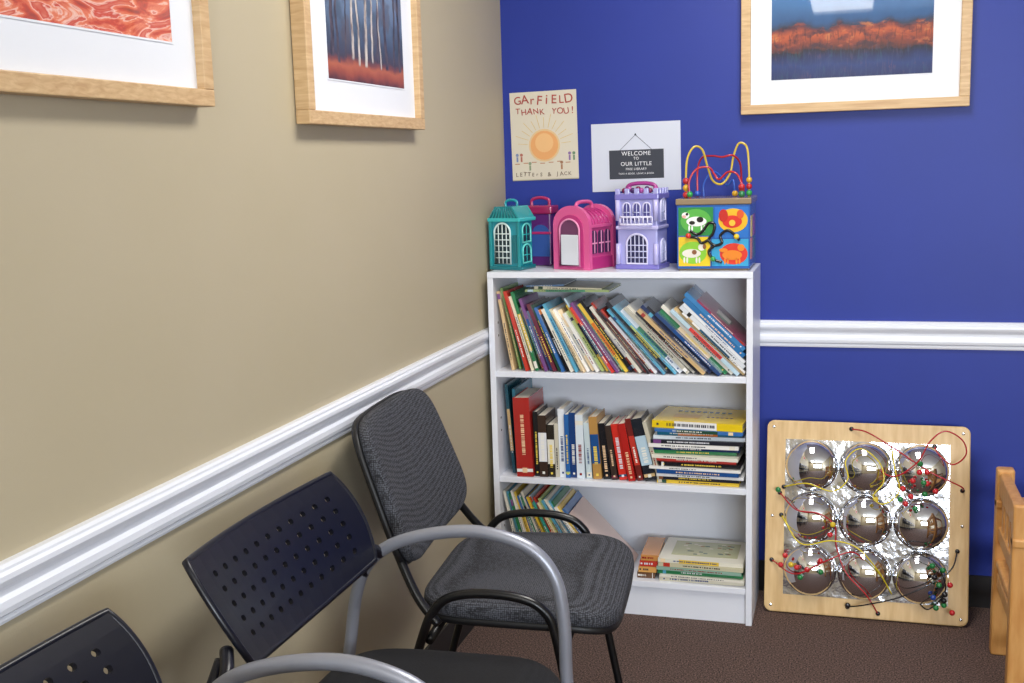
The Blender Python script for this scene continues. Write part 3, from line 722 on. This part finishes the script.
# ---------------------------------------------------------------- upholstered side chair
ca = MB(); yc = -1.14
u = Vector((-.344, 0, .939)); nrm = Vector((.939, 0, .344))
Mback = frame4((.116, yc, .690), (0, 1, 0), u, nrm)
def curve_back(q): return Vector((q.x*(1-.06*(q.y/.165)), q.y, q.z+.026*(q.x/.25)**2))
ca.superell(.250, .166, .021, .38, .45, 0, M=Mback @ T(0, 0, .010), fn=curve_back)
ca.superell(.253, .169, .012, .38, .4, 1, M=Mback @ T(0, 0, -.010), fn=curve_back)
Ms = T(.412, yc, .452)
def seatf(q):
    fr = (q.x/.225); return Vector((q.x, q.y*(1+.04*fr), q.z-(.022*max(0, fr-.45)**2/.3)+.006*(q.y/.25)**2))
ca.superell(.220, .245, .030, .40, .5, 0, M=Ms, fn=seatf)
ca.superell(.217, .242, .014, .40, .4, 1, M=Ms @ T(0, 0, -.024), fn=seatf)
for sy in (-1, 1):
    Y = yc+sy*.272
    ca.tube([(.105, Y, .012), (.165, Y, .22), (.225, Y, .41), (.252, Y, .470), (.290, Y, .502), (.36, Y, .513), (.44, Y, .506), (.485, Y, .482), (.508, Y, .43), (.540, Y, .25), (.585, Y, .012)], .010, 2, n=14)
    for fx in (.105, .585): ca.sphere((fx, Y, .012), .012, 1, sc=(1, 1, 1))
    ca.tube([(.262, Y, .440), (.215, Y-sy*.015, .49), (.165, Y-sy*.045, .575), (.118, Y-sy*.07, .68), (.088, Y-sy*.08, .76)], .010, 2, n=12)
for x_ in (.24, .525): ca.tube([(x_, yc-.272, .405), (x_, yc+.272, .405)], .010, 2, smooth_path=False)
for sy in (-.15, .15): ca.tube([(.24, yc+sy, .408), (.525, yc+sy, .408)], .009, 2, smooth_path=False)
oa = ca.build('upholstered_side_chair', [M_fab, M_blackplastic, M_blacktube], origin=(.38, yc, 0))
oa.location = (.366, -1.185, 0); oa.rotation_euler = (0, 0, radians(5))

# ---------------------------------------------------------------- stacking chairs with perforated back
cb = MB(); yc = -1.888; HS = .293
u = Vector((-.50, 0, .866)).normalized(); nrm = Vector((u.z, 0, -u.x))
Mp = frame4((.144, yc+.016, .706), (0, 1, 0), u, nrm)
hw, hh = .260, .100; NU, NV = 13, 7; k_ = .13
def pmap(a, b_, z):
    x_ = a*sqrt(1-k_*b_*b_); y_ = b_*sqrt(1-k_*a*a)
    return Vector((x_*hw*(1+.035*y_), y_*hh, z+.034*x_*x_-.006*y_*y_))
def perf(zoff):
    vs = []; fs = []; holes = []
    for i in range(NU):
        for j in range(NV):
            a0, a1 = -1+2*i/NU, -1+2*(i+1)/NU; b0, b1 = -1+2*j/NV, -1+2*(j+1)/NV
            ac_, bc_ = (a0+a1)/2, (b0+b1)/2
            ring = []
            for s_ in range(16):
                q = 2*pi*s_/16; cx_, cy_ = cos(q), sin(q); m_ = max(abs(cx_), abs(cy_))
                ring.append((ac_+cx_/m_*(a1-a0)/2, bc_+cy_/m_*(b1-b0)/2))
            o = len(vs)
            hole = 1 <= i < NU-1 and 1 <= j < NV-1
            vs += [pmap(p_[0], p_[1], zoff) for p_ in ring]
            if hole:
                vs += [pmap(ac_+cos(2*pi*s_/16)*.0070/hw, bc_+sin(2*pi*s_/16)*.0060/hh, zoff) for s_ in range(16)]
                fs += [(o+s_, o+(s_+1) % 16, o+16+(s_+1) % 16, o+16+s_) for s_ in range(16)]
                holes.append(o+16)
            else: fs.append(tuple(o+s_ for s_ in range(16)))
    return vs, fs, holes
v1, f1, h1 = perf(.005); v2, f2, h2 = perf(-.004)
cb.add(v1, f1, 0, smooth=True, M=Mp); cb.add(v2, f2, 0, smooth=True, M=Mp)
for o in h1:
    vs = v1[o:o+16]+v2[o:o+16]
    cb.add(vs, [(s_, (s_+1) % 16, 16+(s_+1) % 16, 16+s_) for s_ in range(16)], 0, smooth=True, M=Mp)
rim = []
for i in range(40): rim.append(pmap(-1+2*i/40, -1, 0))
for i in range(16): rim.append(pmap(1, -1+2*i/16, 0))
for i in range(40): rim.append(pmap(1-2*i/40, 1, 0))
for i in range(16): rim.append(pmap(-1, 1-2*i/16, 0))
cb.tube(rim, .0062, 0, M=Mp, n=10, closed=True, smooth_path=False)
Ms = T(.385, yc, .446)
def seatg(q):
    fr = q.x/.225; return Vector((q.x, q.y*(1+.05*fr), q.z-.03*max(0, fr-.5)**2/.25+.008*(q.y/.24)**2))
cb.superell(.225, .252, .026, .42, .5, 1, M=Ms, fn=seatg)
cb.superell(.226, .253, .010, .42, .4, 0, M=Ms @ T(0, 0, -.022), fn=seatg)
for sy in (-1, 1):
    Y = yc+sy*HS
    cb.tube([(.055, Y, .014), (.10, Y, .26), (.130, Y, .44), (.150, Y, .55), (.180, Y, .615), (.24, Y, .660), (.34, Y, .688), (.43, Y, .692), (.515, Y, .666), (.560, Y, .61), (.575, Y, .52), (.578, Y, .40), (.595, Y, .20), (.615, Y, .014)], .0125, 2, n=18)
    for fx in (.055, .615): cb.sphere((fx, Y, .014), .014, 0, sc=(1, 1, 1))
    cb.tube([(.205, Y, .635), (.200, Y-sy*.02, .65), (.180, Y-sy*.055, .665)], .011, 0)
    cb.tube([(.168, Y, .59), (.174, Y-sy*.02, .625), (.172, Y-sy*.05, .65)], .010, 0)
    cb.tube([(.127, Y, .405), (.15, Y-sy*.04, .402), (.38, Y-sy*.05, .405), (.565, Y-sy*.04, .402), (.579, Y, .38)], .010, 2)
cb.tube([(.20, yc-.243, .403), (.20, yc+.243, .403)], .010, 2, smooth_path=False)
cb.tube([(.50, yc-.243, .403), (.50, yc+.243, .403)], .010, 2, smooth_path=False)
c1 = cb.build('stacking_armchair', [M_navyplastic, M_fabblack, M_silver], origin=(.34, yc, 0))
c2 = bpy.data.objects.new('stacking_armchair', c1.data); S.collection.objects.link(c2); c2.location = c1.location+Vector((0, -.695, 0))

# ---------------------------------------------------------------- child's wooden chair at right
wc = MB()
X0 = 1.472
for y_ in (-.335, -.66):
    wc.bbox((X0, y_-.02, 0), (X0+.045, y_+.02, .53), .006)
    wc.bbox((X0+.33, y_-.02, 0), (X0+.37, y_+.02, .42), .006)
    wc.bbox((X0+.03, y_-.014, .10), (X0+.34, y_+.014, .135), .004)
    wc.bbox((X0+.0, y_-.024, .42), (X0+.38, y_+.024, .445), .006)
wc.bbox((X0+.006, -.65, .455), (X0+.034, -.345, .52), .006)
wc.bbox((X0+.008, -.65, .33), (X0+.032, -.345, .37), .004)
wc.bbox((X0+.008, -.65, .20), (X0+.032, -.345, .24), .004)
for k in range(4): wc.bbox((X0+.012, -.60+k*.065, .365), (X0+.026, -.575+k*.065, .46), .002)
wc.bbox((X0+.005, -.675, .255), (X0+.385, -.32, .277), .006)
wc.bbox((X0+.335, -.65, .21), (X0+.360, -.345, .255), .004)
wc.build('childs_wooden_chair', [M_pine], origin=(X0+.2, -.5, 0))

# ---------------------------------------------------------------- lights
def area(name, loc, rot, sx, sy, power, col):
    l = bpy.data.lights.new(name, 'AREA'); l.shape = 'RECTANGLE'; l.size = sx; l.size_y = sy; l.energy = power; l.color = col
    o = bpy.data.objects.new(name, l); S.collection.objects.link(o); o.location = loc; o.rotation_euler = rot; return o
for k, (x_, y_) in enumerate(((.95, -1.30), (1.0, -5.0))):
    fx = MB()
    for lo, hi in (((x_-.24, y_-.62, H-.03), (x_-.21, y_+.62, H)), ((x_+.21, y_-.62, H-.03), (x_+.24, y_+.62, H)), ((x_-.24, y_-.62, H-.03), (x_+.24, y_-.59, H)), ((x_-.24, y_+.59, H-.03), (x_+.24, y_+.62, H))):
        fx.box(lo, hi)
    fx.build('ceiling_light', [M_trim], origin=(x_, y_, H))
    area('troffer_lamp', (x_, y_, H-.012), (0, 0, 0), .42, 1.16, 32 if k == 0 else 28, (1, .97, .92))
area('window_daylight', ((wx0+wx1)/2, D-.08, (wz0+wz1)/2), (radians(90), 0, 0), wx1-wx0, wz1-wz0, 190, (.84, .91, 1))
wd = bpy.data.worlds.new('world'); S.world = wd; wd.use_nodes = True
bg = wd.node_tree.nodes['Background']; bg.inputs[0].default_value = (.6, .75, 1, 1); bg.inputs[1].default_value = .8

# ---------------------------------------------------------------- camera
cam = bpy.data.cameras.new('camera'); co = bpy.data.objects.new('camera', cam); S.collection.objects.link(co)
cam.sensor_width = 36; cam.sensor_fit = 'HORIZONTAL'; cam.lens = 1128.95/1024*36; cam.clip_start = .02
co.matrix_world = T(1.0799, -3.5543, 1.3873) @ Matrix.Rotation(.2932, 4, 'Z') @ Matrix.Rotation(1.4134, 4, 'X') @ Matrix.Rotation(-.0295, 4, 'Z')
S.camera = co
